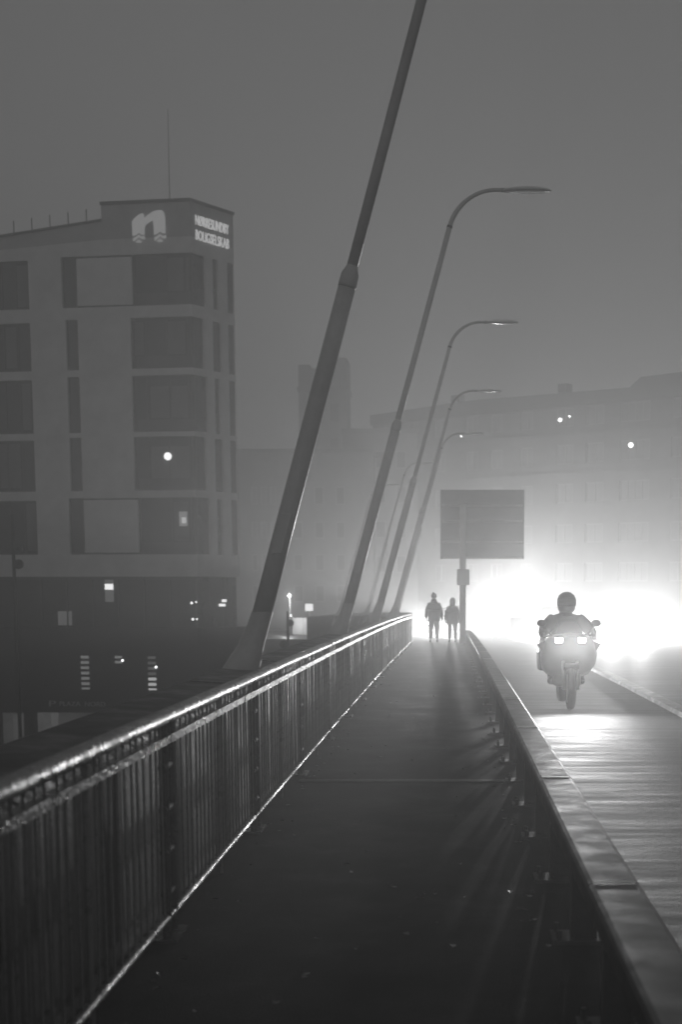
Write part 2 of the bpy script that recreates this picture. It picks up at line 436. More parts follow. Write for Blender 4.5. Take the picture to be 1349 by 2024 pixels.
def window(parent, fr, u0, u1, z0, z1, mull=(), glass='glass', fm='frame', dep=.16, fw=.07, trans=None):
    mb = MB()
    fbox(mb, fr, u0, u0 + fw, -dep - .05, -dep + .04, z0, z1); fbox(mb, fr, u1 - fw, u1, -dep - .05, -dep + .04, z0, z1)
    fbox(mb, fr, u0 + fw, u1 - fw, -dep - .05, -dep + .04, z0, z0 + fw); fbox(mb, fr, u0 + fw, u1 - fw, -dep - .05, -dep + .04, z1 - fw, z1)
    for m in mull: fbox(mb, fr, m - fw * .45, m + fw * .45, -dep - .045, -dep + .035, z0 + fw, z1 - fw)
    w = mb.build('window', M[fm], parent)
    fbox(MB(), fr, u0 + .02, u1 - .02, -dep - .03, -dep - .01, z0 + .02, z1 - .02).build('pane', M[glass], w)
    return w
def fontmesh(txt, size, ext=.02, sx=1.0):
    cu = bpy.data.curves.new('lettering', 'FONT'); cu.body = txt; cu.size = size; cu.extrude = ext; cu.align_x = 'LEFT'; cu.resolution_u = 3
    ob = bpy.data.objects.new('lettering', cu); C.objects.link(ob); bpy.context.view_layer.update()
    me = bpy.data.meshes.new_from_object(ob.evaluated_get(bpy.context.evaluated_depsgraph_get()))
    bpy.data.objects.remove(ob); bpy.data.curves.remove(cu)
    return me
def letters(parent, fr, txt, ustart, uend, z, height, m, o=.03, name='lettering'):
    """text along +u or -u on a facade, fitted between ustart and uend"""
    me = fontmesh(txt, 1.0, .02)
    xs = [v.co.x for v in me.vertices]; ys = [v.co.y for v in me.vertices]
    x0, x1, y0, y1 = min(xs), max(xs), min(ys), max(ys)
    off = root_loc(parent)
    for v in me.vertices:
        u = ustart + (uend - ustart) * (v.co.x - x0) / (x1 - x0)
        zz = z + height * (v.co.y - y0) / (y1 - y0)
        v.co = Vector(fr(u, o + v.co.z, zz)) - off
    return link_mesh(name, me, m, parent)

C0 = (-13.2, 75.0)
n_ = math.hypot(1, .16); F = (-1 / n_, .16 / n_); n_ = math.hypot(1.76, 2.75); Rr = (1.76 / n_, 2.75 / n_)
ff = frame_of(C0, F); rf_normal = (Rr[1], -Rr[0])
def rf(u, o, z): return (C0[0] + Rr[0] * u + rf_normal[0] * o, C0[1] + Rr[1] * u + rf_normal[1] * o, z)
bA = empty('corner_apartment_building', (C0[0], C0[1], -7.0))
tag(bA, 'pale five-storey corner building with dark windows and lit rooftop lettering', 'building')
rows = [(15.95, 18.5), (12.8, 15.35), (9.6, 12.45), (6.6, 9.35), (3.3, 6.22)]
LEN = 17.0
holes = []; rholes = []
for i, (a, b) in enumerate(rows):
    if i in (0, 4): holes.append((0, 7.03, a, b))
    else: holes += [(0, 3.34, a, b), (6.22, 6.88, a, b)]
    holes += [(8.85, 11.2, a, b - .1), (12.6, 14.6, a, b - .1)]
    w0 = 1.05 if i in (0, 2, 4) else .85
    rholes.append((0, w0, a, b))
    rholes += [(1.62, 2.02, a, b), (2.75, 3.2, a, b)] if i in (0, 2, 4) else [(1.55, 2.2, a, b), (2.75, 3.2, a, b)]
mb = MB(); wall_with_holes(mb, ff, 0, LEN, 2.13, 19.3, holes)
mb.build('wall', M['render'], bA)
mb = MB(); wall_with_holes(mb, rf, 0.0, 3.27, 2.13, 19.3, rholes)
mb.build('wall', M['render'], bA)
# penthouse block and the stepped sloping roof line
mb = MB(); fbox(mb, ff, -.0, 4.75, -.3, 0.004, 19.3, 21.0); fbox(mb, rf, .0, 3.27, -.3, 0.004, 19.3, 21.0)
mb.build('penthouse_wall', M['penthouse'], bA)
mb = MB(); fbox(mb, ff, -.05, 4.8, -.35, .06, 21.0, 21.16); fbox(mb, rf, -.03, 3.33, -.35, .06, 21.003, 21.157)
mb.build('parapet_cap', M['trim'], bA)
MB().prism([(4.75, 19.3), (4.75, 20.2), (LEN, 18.75), (LEN, 18.6), (LEN, 19.2)][:2] + [(LEN, 18.9), (LEN, 18.6)], ff, -.3, .002).build('sloping_parapet', M['penthouse'], bA)
MB().prism([(4.75, 20.2), (4.75, 20.32), (LEN, 19.02), (LEN, 18.9)], ff, -.35, .06).build('parapet_cap', M['trim'], bA)
for u in (5.6, 6.6, 7.6, 8.6, 9.6, 10.6):
    z = 20.2 - (u - 4.75) * .106
    a = ff(u, -.1, z); MB().tube([a, (a[0], a[1], z + .75)], .03, 6).build('roof_rail_post', M['trim'], bA)
# solid inside, so that windows do not look through
core = [ff(0.35, -.42, 0), ff(LEN, -.42, 0), (C0[0] - 15, 96, 0), (-16.0, 96, 0), rf(3.27, -.02, 0), rf(.4, -.42, 0)]
MB().loft([[(p[0], p[1], z) for p in core] for z in (2.14, 19.2)]).build('core', M['dark_clad'], bA)
core = [ff(1.0, -1.3, 0), ff(LEN, -1.3, 0), (C0[0] - 15, 96, 0), (-16.0, 96, 0), rf(3.27, -.5, 0), rf(1.2, -1.3, 0)]
MB().loft([[(p[0], p[1], z) for p in core] for z in (-7.0, 2.13)]).build('core', M['dark_clad'], bA)
mb = MB(); top = [ff(.3, -.3, 0), ff(4.7, -.3, 0), ff(4.7, -5, 0), rf(3.2, -.3, 0)]
mb.loft([[(p[0], p[1], z) for p in top] for z in (19.25, 20.9)]); mb.build('penthouse_roof', M['dark_clad'], bA)
# windows
for i, (a, b) in enumerate(rows):
    full = i in (0, 4)
    if full:
        fbox(MB(), ff, 3.2, 6.2, -.12, -.02, a + .09, b - .09).build('infill_panel', M['panel'], bA)
        # dark reveal behind the framed group
        fbox(MB(), ff, 3.0, 7.03, -.29, -.2, a, b).build('reveal', M['trim'], bA)
        window(bA, ff, 6.26, 7.0, a, b)
        window(bA, ff, .0, 3.14, a, b, (.35, 1.4))
    else:
        window(bA, ff, 6.22, 6.88, a, b)
        window(bA, ff, .0, 3.34, a, b, (.35, 1.45 if i != 2 else 1.3, 2.6))
    w0 = 1.05 if i in (0, 2, 4) else .85
    window(bA, rf, .0, w0, a, b)
    if i in (0, 2, 4):
        window(bA, rf, 1.62, 2.02, a, b); window(bA, rf, 2.75, 3.2, a, b)
    else:
        window(bA, rf, 1.55, 2.2, a, b); window(bA, rf, 2.75, 3.2, a, b)
    window(bA, ff, 8.85, 11.2, a, b - .1, (9.6, 10.4)); window(bA, ff, 12.6, 14.6, a, b - .1, (13.6,))
    # low solid balcony bands seen darker below the glass
    fbox(MB(), ff, .05, 3.1, -.1, -.06, a + .03, a + .62).build('spandrel', M['frame'], bA)
for (i, u0, u1, z0, z1) in ((0, .45, 1.35, 16.65, 18.3), (1, .45, 1.4, 13.5, 15.15), (1, 2.7, 3.2, 13.5, 15.15), (4, .45, 1.3, 4.0, 6.0), (0, 8.95, 9.55, 16.1, 18.2), (1, 9.7, 10.3, 13.0, 15.1), (2, 9.0, 9.5, 9.8, 12.2), (3, 9.7, 10.9, 6.8, 9.1), (4, 8.95, 9.5, 3.5, 6.0), (2, .3, 1.25, 10.3, 11.9), (3, .35, 2.45, 7.15, 8.85), (2, 1.4, 2.4, 10.3, 11.9), (0, .1, .32, 16.7, 18.3)):
    fbox(MB(), ff, u0, u1, -.15, -.145, z0, z1).build('curtain', M['curtain'], bA)
# lit lamp and lit kitchen window
g = ff(1.5, -.02, 8.33); MB().ell(g, (.2, .06, .2)).build('round_lamp', M['globe'], bA, smooth=True)
fbox(MB(), ff, .55, 1.0, -.14, -.13, 4.75, 5.5).build('lit_or_glint_pane', M['slot1'], bA)
fbox(MB(), ff, .62, .86, -.128, -.122, 4.9, 5.2).build('lit_or_glint_pane', M['slot2'], bA)
# dark glazed floor under the overhang
for k in range(11):
    fbox(MB(), ff, .32 + 1.45 * k, 1.70 + 1.45 * k, -.62, -.6, -.55, 1.97).build('shop_pane', M['glass'], bA)
for k in range(3): fbox(MB(), rf, .45 + 1.1 * k, 1.5 + 1.1 * k, -.62, -.6, -.55, 2.12).build('shop_pane', M['glass'], bA)
fbox(MB(), ff, .1, LEN, -1.2, .0, -.6, -.552).build('shop_floor', M['dark_clad'], bA)
for u in [.25 + 1.45 * k for k in range(12)]:
    fbox(MB(), ff, u, u + .07, -.6, -.52, -.55, 2.12).build('mullion', M['trim'], bA)
fbox(MB(), ff, .1, LEN, -1, 0.0, 1.98, 2.126).build('overhang_edge', M['trim'], bA)
fbox(MB(), ff, 4.9, 5.38, -.58, -.55, .8, 2.05).build('lit_or_glint_pane', M['slot3'], bA)
fbox(MB(), ff, 4.9, 5.38, -.545, -.54, 1.45, 1.75).build('lit_or_glint_pane', M['litwin'], bA)
fbox(MB(), ff, 7.3, 8.1, -.58, -.57, -.45, .3).build('pale_poster_or_glint', M['slot3'], bA)  # faint reflection in the glazing, put in as a dim glowing panel
for u, z, r_ in ((.55, .75, .07), (.3, .8, .05), (.5, -.1, .07), (.28, -.1, .05)):
    MB().ell(ff(u, -.5, z), (r_, .03, r_), 8, 6).build('shop_glint', M['globe'], bA)  # glints reflected in the shop glass, modelled as small glowing dots
for u, z, w in ((2.2, .55, .5), (2.45, .78, .34)):
    fbox(MB(), rf, u, u + w, -.55, -.52, z, z + .14).build('lit_or_glint_pane', M['litwin'], bA)  # reflections in the side glazing, built as glowing strips
# black parking storeys with slot windows
mb = MB()
wall_with_holes(mb, ff, -.1, LEN, -7.0, -.55, [(5.0, 9.2, -7.0, -5.1), (9.98, 11.4, -7.0, -5.15)], .4)
fbox(mb, rf, 0, 3.7, -.4, .1, -7.0, -.553)
mb.build('parking_wall', M['dark_clad'], bA)
fbox(MB(), ff, 4.9, 11.5, -.42, -.405, -7.0, -5.0).build('parking_interior', M['interior'], bA)
fbox(MB(), ff, 8.45, 9.18, .0, .03, -6.9, -5.14).build('poster', M['poster'], bA)
fbox(MB(), ff, 8.0, 8.42, .0, .03, -6.9, -5.14).build('poster', M['slot3'], bA)
fbox(MB(), ff, 10.05, 10.6, .0, .03, -7.0, -5.25).build('poster', M['poster'], bA)
sl = [('slot1',) * 7, ('slot3', 'slot3', 'slot3', 'slot3', 'slot2', 'slot2', 'slot2')]
for (u0, u1), seq in (((6.17, 6.62), sl[0]), ((2.42, 2.86), sl[1])):
    for k, mm in enumerate(seq):
        z = -2.05 - .283 * k
        fbox(MB(), ff, u0, u1, .0, .03, z - (.15 if k < 6 else .1), z).build('slot_window', M[mm], bA)
for k in range(2): fbox(MB(), ff, 4.3, 4.7, .0, .03, -2.18 - .26 * k, -2.04 - .27 * k).build('slot_window', M['slot1'], bA)
for u, z in ((4.26, -2.28), (2.4, -2.62)):
    MB().ell(ff(u, .06, z), (.06, .03, .06), 8, 6).build('small_lamp', M['bulb'], bA)
letters(bA, ff, 'P', 8.5, 8.1, -4.78, .3, M['dim_letter'])
letters(bA, ff, 'PLAZA  NORD', 7.9, 5.3, -4.75, .24, M['dim_letter'])
# rooftop writing and logo
letters(bA, rf, 'NØRRESUNDBY', .36, 2.9, 19.93, .50, M['sign_white'])
letters(bA, rf, 'BOLIGSELSKAB', .36, 2.9, 19.2, .50, M['sign_white'])
def lp(pts): return [(3.09 - (x - 122) / 214.0, 20.62 - (y - 210) / 214.0) for x, y in pts]
lg = empty('wave_logo', (0, 0, 0)); lg.parent = bA
arch = [(125, 470), (122, 318), (150, 288), (200, 252), (240, 236), (258, 246), (260, 290), (310, 254), (370, 222), (430, 210), (468, 216), (490, 240), (500, 290), (502, 455), (470, 452), (437, 434), (405, 452), (372, 468), (370, 372), (364, 327), (352, 315), (310, 334), (275, 360), (264, 400), (262, 462), (228, 460), (195, 441), (160, 460)]
MB().prism(lp(arch), ff, .02, .08).build('logo_arch', M['logo_white'], lg)
for x0 in (195, 438):
    MB().prism(lp([(x0 - 67, 500), (x0 - 30, 482), (x0, 461), (x0 + 33, 482), (x0 + 68, 478), (x0 + 68, 506), (x0 + 40, 506), (x0, 484), (x0 - 40, 512), (x0 - 62, 526)]), ff, .02, .08).build('logo_wave', M['logo_white'], lg)
    MB().prism(lp([(x0 - 32, 538), (x0 - 15, 522), (x0, 514), (x0 + 15, 522), (x0 + 34, 536), (x0 + 20, 541), (x0 - 20, 541)]), ff, .02, .08).build('logo_wave', M['logo_white'], lg)
# mast on the roof
mp_ = ff(1.6, -1.5, 20.9)
tag(MB().tube([mp_, (mp_[0], mp_[1], 23.4), (mp_[0], mp_[1], 26.0)], [.035, .025, .015], 8).build('roof_mast', M['pole']), 'thin mast standing on the roof of the corner building', 'mast')

# long apartment block across the end of the road
B0 = (-6.9, 130.0); n_ = math.hypot(24.9, 20); Bd = (24.9 / n_, -20 / n_)
fb = frame_of(B0, Bd)
bB = empty('long_apartment_block', (B0[0], B0[1], -2.0)); tag(bB, 'long apartment block with slate roof fading into fog above the headlights', 'building')
zr = [(14.35, 15.85), (11.4, 12.95), (8.3, 9.85), (5.1, 6.6), (2.0, 3.5)]
cols = [(1.4, 2.6), (4.2, 5.4), (7.2, 8.4), (10.7, 11.95), (13.3, 14.5), (16.4, 17.6), (19.95, 21.6), (22.8, 24.5), (26.0, 28.7), (30.6, 33.0), (34.5, 36.2), (38.5, 40.1), (42, 43.6)]
hl = [(a, b, z0, z1) for a, b in cols for z0, z1 in zr]
mb = MB(); wall_with_holes(mb, fb, 0, 46, -2.0, 15.9, hl, .35); mb.build('wall', M['brick'], bB)
fbox(MB(), fb, .3, 45.7, -9, -.5, -2.0, 15.85).build('core', M['dark_clad'], bB)
MB().prism([(0, 15.9), (0, 16.75), (11, 17.15), (27, 16.9), (28, 17.6), (46, 17.9), (46, 15.9)], fb, -9, .35).build('roof', M['slate'], bB)
for u in (6, 17.5, 29.5): fbox(MB(), fb, u, u + .9, -4.5, -3.7, 17.0, 18.4 if u < 25 else 18.9).build('chimney', M['brick'], bB)
for z in (13.7, 10.6): fbox(MB(), fb, .1, 45.9, .0, .1, z, z + .18).build('cornice', M['brick'], bB)
for (a, b) in cols:
    for z0, z1 in zr:
        w = window(bB, fb, a, b, z0, z1, ((a + b) / 2,) if b - a < 2 else (a + .7, (a + b) / 2, b - .7), fm='wframe', dep=.1, fw=.09, glass='curtain')
for u, z, r_ in ((20.3, 14.95, .16), (21.2, 15.15, .08), (27.0, 12.55, .2), (10.1, 14.3, .08)):
    MB().ell(fb(u, .02, z), (r_, .05, r_), 10, 6).build('window_lamp', M['bulb'], bB)
# street building behind the lamp posts, and the tower
bC = empty('street_building', (-12, 121, -2)); tag(bC, 'flat-roofed street building faint behind the thickest lamp post', 'building')
fc = frame_of((-18.6, 121.0), (1.0, 0.0))
cl = [(1.9, 2.4), (2.7, 3.2), (3.5, 4.0), (5.4, 6.2), (7.2, 8.0), (9, 9.8)]
zc_ = [(8.4, 9.9), (5.6, 7.0), (2.9, 4.3), (.3, 1.7)]
mb = MB(); wall_with_holes(mb, fc, -6, 12.2, -2, 12.7, [(a, b, z0, z1) for a, b in cl for z0, z1 in zc_], .3); mb.build('wall', M['brick'], bC)
fbox(MB(), fc, -5.9, 12.1, -9, -.45, -2, 12.6).build('core', M['dark_clad'], bC)
fbox(MB(), fc, -6.1, 12.3, -9.1, .12, 12.7, 13.0).build('roof', M['slate'], bC)
for a, b in cl:
    for z0, z1 in zc_: window(bC, fc, a, b, z0, z1, (), fm='wframe', dep=.08, fw=.08, glass='curtain' if z0 > 5 and a < 4 else 'glass')
fc2 = frame_of((-9.3, 126), (1, 0))
bC2 = empty('gabled_street_building', (-6, 126, -2)); tag(bC2, 'taller narrow building faint between the tower and the long block', 'building')
mb = MB(); wall_with_holes(mb, fc2, 0, 6.5, -2, 14.8, [(a, a + .9, z, z + 1.5) for a in (1, 2.8, 4.6) for z in (11.8, 8.8, 5.8, 2.8)], .3); mb.build('wall', M['brick'], bC2)
fbox(MB(), fc2, .1, 6.4, -8, -.45, -2, 14.7).build('core', M['dark_clad'], bC2)
fbox(MB(), fc2, -.1, 6.6, -8, .15, 14.8, 15.2).build('roof', M['slate'], bC2)
for a in (1, 2.8, 4.6):
    for z in (11.8, 8.8, 5.8, 2.8): window(bC2, fc2, a, a + .9, z, z + 1.5, (), fm='wframe', dep=.08, fw=.08)
ft = frame_of((-15.6, 150), (1, 0))
tw = empty('brick_tower', (-13, 150, -2)); tag(tw, 'tall square tower barely visible through the fog behind the lamp posts', 'tower')
MB().prism([(0, -2), (0, 24.2), (1.2, 24.2), (1.2, 23.8), (3.2, 24.0), (3.2, 24.9), (5.0, 24.9), (5.0, -2)], ft, -5, 0).build('shaft', M['brick'], tw)
fbox(MB(), ft, -.15, 5.15, -5.1, .15, 21.6, 22.0).build('cornice', M['slate'], tw)
for u in (1.0, 3.2):
    for z in (18.5, 15, 11): fbox(MB(), ft, u, u + .9, .0, .04, z, z + 1.8).build('window', M['glass'], tw)

# lit corrugated fence, signals and lamps at the far end of the quay
fe = empty('corrugated_fence', (-11, 108, -2.02)); tag(fe, 'brightly lit white corrugated fence beyond the end of the railing', 'fence')
for k in range(4):
    mb = MB(); x = -11.9 + k * .82
    for j in range(8):
        mb.hexa([(x + .1 * j, 108, -2.0), (x + .1 * j + .06, 108, -2.0), (x + .1 * j + .075, 108.05, -2.0), (x + .1 * j - .015, 108.05, -2.0), (x + .1 * j, 108, -.75), (x + .1 * j + .06, 108, -.75), (x + .1 * j + .075, 108.05, -.75), (x + .1 * j - .015, 108.05, -.75)])
    mb.box(x - .02, x + .79, 108.05, 108.07, -2.0, -.74); mb.build('fence_panel', M['fence'], fe)
    MB().box(x - .06, x - .02, 108.0, 108.09, -2.02, -.68).build('fence_post', M['pole'], fe)
def pt_light(name, loc, power, size, parent=None):
    d = bpy.data.lights.new(name, 'POINT'); d.energy = power; d.shadow_soft_size = size
    o = bpy.data.objects.new(name, d); C.objects.link(o); o.location = loc
    if parent: o.parent = parent
    return o
def yard_lamp(x, y, z, zb, pw_, label, r_=.14):
    r = empty('yard_lamp', (x, y, zb)); tag(r, label, 'lamp', 'small lit lamps beyond the bridge')
    h = z - zb
    MB().tube([(0, .16, 0), (0, .16, h - .1), (0, .1, h + .12), (0, 0, h + .16)], [.05, .045, .04, .04], 8).build('lamp_pole', M['pole'], r, local=True)
    MB().ell((0, 0, h), (r_, r_, r_), 12, 8).build('lamp_globe', M['bulb'], r, local=True, smooth=True)
    pt_light('lamp_glow', (0, -.32, h - .05), pw_, .12, r)
yard_lamp(-11.9, 106.0, .93, -2.02, 350, 'small round lit lamp on a tall pole above the corrugated fence')
yard_lamp(-12.0, 106.8, -.55, -2.02, 260, 'small round lit lamp low in front of the corrugated fence')
yard_lamp(8.6, 118, 2.1, -2.02, STREET_POWER, 'higher of the two lit street lamps above the motorcyclist', .16)
yard_lamp(7.9, 119, 1.8, -2.02, STREET_POWER, 'lower of the two lit street lamps above the motorcyclist', .17)
yard_lamp(3.4, 116, .9, -2.02, STREET_POWER, 'small lit street lamp low beside the sign post', .10)
yard_lamp(15.5, 113, 1.0, -2.02, STREET_POWER, 'small lit street lamp high beyond the headlight glare', .12)
MB_ = MB().box(-11.35, -10.75, 112, 112.1, -.3, .25); lb = MB_.build('lit_window_box', M['litwin'])  # glowing box stands in for the lit window of a container
tag(lb, 'small square glowing box for a lit container window above the corrugated fence', 'sign')
tag(MB().tube([(-11.05, 112.14, -2.02), (-11.05, 112.14, .2)], .06, 8).build('window_box_post', M['pole']), 'post carrying the small square glowing window box', 'post')
def signal(x, y, zb, zt, heads, label):
    r = empty('signal_post', (x, y, zb)); tag(r, label, 'signal')
    MB().tube([(0, 0, 0), (0, 0, zt - zb)], [.09, .07], 10).build('signal_mast', M['guardpost'], r, local=True)
    for hx, hz, s in heads:
        h = MB().tube([(hx, -.18, hz - zb), (hx, -.02, hz - zb)], [s, s], 16).build('signal_head', M['guardpost'], r, local=True)
        MB().tube([(hx, .0, hz - zb), (0, 0, hz - zb)], .03, 6).build('bracket', M['guardpost'], r, local=True)
        MB().ell((hx + .02, -.2, hz - zb), (s * .45, .03, s * .45), 10, 6).build('signal_lens', M['glass'], h, local=True)
signal(-7.95, 70, -7, .42, [(.12, -.15, .17), (-.2, -1.2, .2)], 'dark signal mast with round heads standing beyond the railing')
signal(-18.25, 60, -7, 4.6, [(.22, 3.2, .2), (.22, 2.55, .2)], 'faint signal mast with two heads in front of the corner building')

# ------------------------------------------------------------------ big sign seen from behind
sg = empty('direction_sign', (.43, 50, dz(50))); tag(sg, 'large road sign board seen from behind on a single post', 'road sign')
x0, x1 = -.297 - sg.location.x, 2.554 - sg.location.x; zb, zt = 2.577 - sg.location.z, 4.952 - sg.location.z
for a, b in ((0, .225), (.225, .45), (.45, .75), (.75, 1.0)):
    z_hi = zt - (zt - zb) * a; z_lo = zt - (zt - zb) * b + .012
    MB().box(x0, x1, .05, .08, z_lo, z_hi).build('board_panel', M['signback'], sg, local=True)
for t in (.23, .455, .755, .985):
    z = zt - (zt - zb) * t
    MB().box(x0 + .03, x1 - .03, -.03, .05, z - .03, z + .045).build('stiffener_rail', M['jointstrip'], sg, local=True)
MB().box(x0 - .03, x0, .03, .09, zb - .01, zt + .01).build('edge_trim', M['signback'], sg, local=True)
MB().box(x1, x1 + .03, .03, .09, zb - .01, zt + .01).build('edge_trim', M['signback'], sg, local=True)
MB().tube([(.02, -.07, 0), (.02, -.07, zt - .5)], .115, 14).build('sign_post', M['pole'], sg, local=True, smooth=True)
cb = MB().box(-.19, .25, -.3, -.18, zb - .9, zb - .35).build('control_box', M['signback'], sg, local=True, bevel=.02)

# ------------------------------------------------------------------ figures
def skin(name, V, E, m, parent, root=0, lvl=2, fat=1.12):
    me = bpy.data.meshes.new(name); me.from_pydata([v[:3] for v in V], E, [])
    ob = bpy.data.objects.new(name, me); C.objects.link(ob)
    ob.modifiers.new('s', 'SKIN'); sl_ = me.skin_vertices[0].data
    for i, v in enumerate(V):
        r_ = v[3] * fat; sl_[i].radius = (r_, v[4] * fat if len(v) > 4 else r_); sl_[i].use_root = (i == root)
    md = ob.modifiers.new('d', 'SUBSURF'); md.levels = lvl; md.render_levels = lvl
    bpy.context.view_layer.update()
    out = bpy.data.meshes.new_from_object(ob.evaluated_get(bpy.context.evaluated_depsgraph_get()))
    bpy.data.objects.remove(ob); bpy.data.meshes.remove(me)
    return link_mesh(name, out, m, parent, True)
def fingers(V, E, wrist_i, d, spread, s=1.0):
    """palm and five bent fingers from a wrist vertex; d = direction of the hand, spread = sideways axis"""
    w = Vector(V[wrist_i][:3]); d = Vector(d).normalized(); sp = Vector(spread).normalized(); nrm = d.cross(sp)
    pi_ = len(V); p = w + d * .07 * s; V.append((p.x, p.y, p.z, .026 * s)); E.append((wrist_i, pi_))
    for k, (o, l) in enumerate(((-.03, .07), (-.01, .08), (.01, .075), (.03, .058))):
        a = p + d * .035 * s + sp * o * s; b = a + d * l * .55 * s + nrm * .012 * s; c = b + d * l * .4 * s + nrm * .03 * s
        i0 = len(V)
        for q, r_ in ((a, .0095), (b, .0085), (c, .0075)): V.append((q.x, q.y, q.z, r_ * s))
        E += [(pi_, i0), (i0, i0 + 1), (i0 + 1, i0 + 2)]
    a = w + d * .035 * s - sp * .038 * s; b = a + (d * .045 - sp * .015) * s + nrm * .01 * s
    i0 = len(V); V.append((a.x, a.y, a.z, .011 * s)); V.append((b.x, b.y, b.z, .009 * s)); E += [(wrist_i, i0), (i0, i0 + 1)]

def walker(loc, h, female, label, inner):
    """seen from behind, walking away (+Y); inner = side of the joined hands (+1 right, -1 left)"""
    r = empty('person', loc); tag(r, label, 'person', 'couple walking on the walkway')
    k = h / 1.8; o = -inner
    sh = (.195 if female else .205) * k
    V = [(0, 0, .95 * k, .13 * k, .10 * k), (0, 0, 1.18 * k, .13 * k, .10 * k), (0, .01, 1.40 * k, .15 * k, .10 * k), (0, .01, 1.52 * k, .06 * k), (0, .02, 1.60 * k, .075 * k), (0, .025, 1.68 * k, .088 * k, .1 * k), (0, .02, 1.765 * k, .06 * k),
         (0, .12 * k, 1.655 * k, .015 * k)]
    E = [(0, 1), (1, 2), (2, 3), (3, 4), (4, 5), (5, 6), (5, 7)]
    for s in (-1, 1):
        i = len(V)
        outw = .10 if s == inner else .085
        V += [(s * sh, .0, 1.42 * k, .06 * k), (s * (sh + .06 * k), -.03, 1.14 * k, .047 * k), (s * (sh + outw * k), .05, .88 * k, .033 * k)]
        E += [(2, i), (i, i + 1), (i + 1, i + 2)]
        fingers(V, E, i + 2, (s * .03, .04, -1), (0, 1, 0), k)
        st = .17 * s * (1 if not female else -1)
        j = len(V)
        V += [(s * .10 * k, 0, .86 * k, .085 * k), (s * .115 * k, st * .65 * k, .49 * k, .06 * k), (s * .12 * k, (st - .05) * k, .09 * k, .04 * k), (s * .13 * k, (st + .11) * k, .035 * k, .035 * k)]
        E += [(0, j), (j, j + 1), (j + 1, j + 2), (j + 2, j + 3)]
    skin('body', V, E, M['skin'], r)
    # trousers / leggings
    T = [(0, 0, .97 * k, .12 * k, .1 * k)]; TE = []
    tk = 1.05 if female else 1.15
    for s in (-1, 1):
        st = .17 * s * (1 if not female else -1); j = len(T)
        T += [(s * .10 * k, 0, .84 * k, .1 * k * tk), (s * .115 * k, st * .65 * k, .49 * k, .076 * k * tk), (s * .12 * k, (st - .05) * k, .12 * k, .06 * k * tk)]
        TE += [(0, j), (j, j + 1), (j + 1, j + 2)]
        sm = MB(); sm.ell((s * .125 * k, (st + .03) * k, .05 * k), (.055 * k, .15 * k, .06 * k), 12, 8); sm.build('shoe', M['rubber'], r, local=True, smooth=True)
    skin('trousers', T, TE, M['trouser'], r, fat=1.15)
    # jacket / coat with sleeves
    J = [(0, 0, (.72 if female else .8) * k, (.20 if female else .175) * k, .15 * k), (0, 0, 1.0 * k, .165 * k, .14 * k), (0, 0, 1.22 * k, .16 * k, .125 * k), (0, .005, 1.37 * k, .13 * k, .105 * k), (0, .01, 1.47 * k, .075 * k)]
    JE = [(0, 1), (1, 2), (2, 3), (3, 4)]
    for s in (-1, 1):
        i = len(J); outw = .10 if s == inner else .085
        J += [(s * (sh - .035 * k), 0, 1.37 * k, .068 * k), (s * (sh + .03 * k), -.01, 1.26 * k, .064 * k), (s * (sh + .062 * k), -.03, 1.10 * k, .058 * k), (s * (sh + outw * k), .045, .90 * k, .046 * k)]
        JE += [(3, i), (i, i + 1), (i + 1, i + 2), (i + 2, i + 3)]
    skin('coat' if female else 'jacket', J, JE, M['cloth_mid' if female else 'cloth_dark'], r, root=1, fat=1.62 if female else 1.45)
    hd = MB()
    if female:
        rr = []
        for z, rx, ry, oy in ((1.46, .13, .12, -.01), (1.53, .105, .115, 0), (1.62, .118, .13, .0), (1.72, .115, .125, .0), (1.80, .08, .09, .01), (1.835, .025, .03, .015)):
            rr.append([(rx * k * math.cos(2 * math.pi * q / 16), (oy + ry * math.sin(2 * math.pi * q / 16)) * k, z * k) for q in range(16)])
        hd.loft(rr).build('hood', M['cloth_mid'], r, local=True, smooth=True)
    else:
        rr = []
        for z, rx, ry in ((1.66, .105, .118), (1.72, .107, .12), (1.78, .09, .1), (1.825, .05, .055), (1.835, .02, .02)):
            rr.append([(rx * k * math.cos(2 * math.pi * q / 16), .02 + ry * k * math.sin(2 * math.pi * q / 16), z * k) for q in range(16)])
        b = hd.loft(rr).build('beanie', M['cloth_dark'], r, local=True, smooth=True)
        MB().ell((-.03, .02, 1.835 * k), (.035, .035, .035), 10, 7).build('bobble', M['cloth_dark'], b, local=True, smooth=True)
        rr = []
        for z, rx, ry, oy in ((1.44, .15, .12, -.01), (1.5, .115, .11, -.02), (1.57, .1, .1, -.01), (1.6, .085, .08, 0)):
            rr.append([(rx * k * math.cos(2 * math.pi * q / 16), (oy + ry * math.sin(2 * math.pi * q / 16)) * k, z * k) for q in range(16)])
        MB().loft(rr).build('collar', M['cloth_dark'], r, local=True, smooth=True)
yP = 53.0
walker((-.59, yP, dz(yP)), 1.78, False, 'tall person in dark jacket and knitted hat walking on the walkway', 1)
walker((.10, yP + .05, dz(yP)), 1.62, True, 'shorter person in hooded flared coat walking beside the taller one', -1)

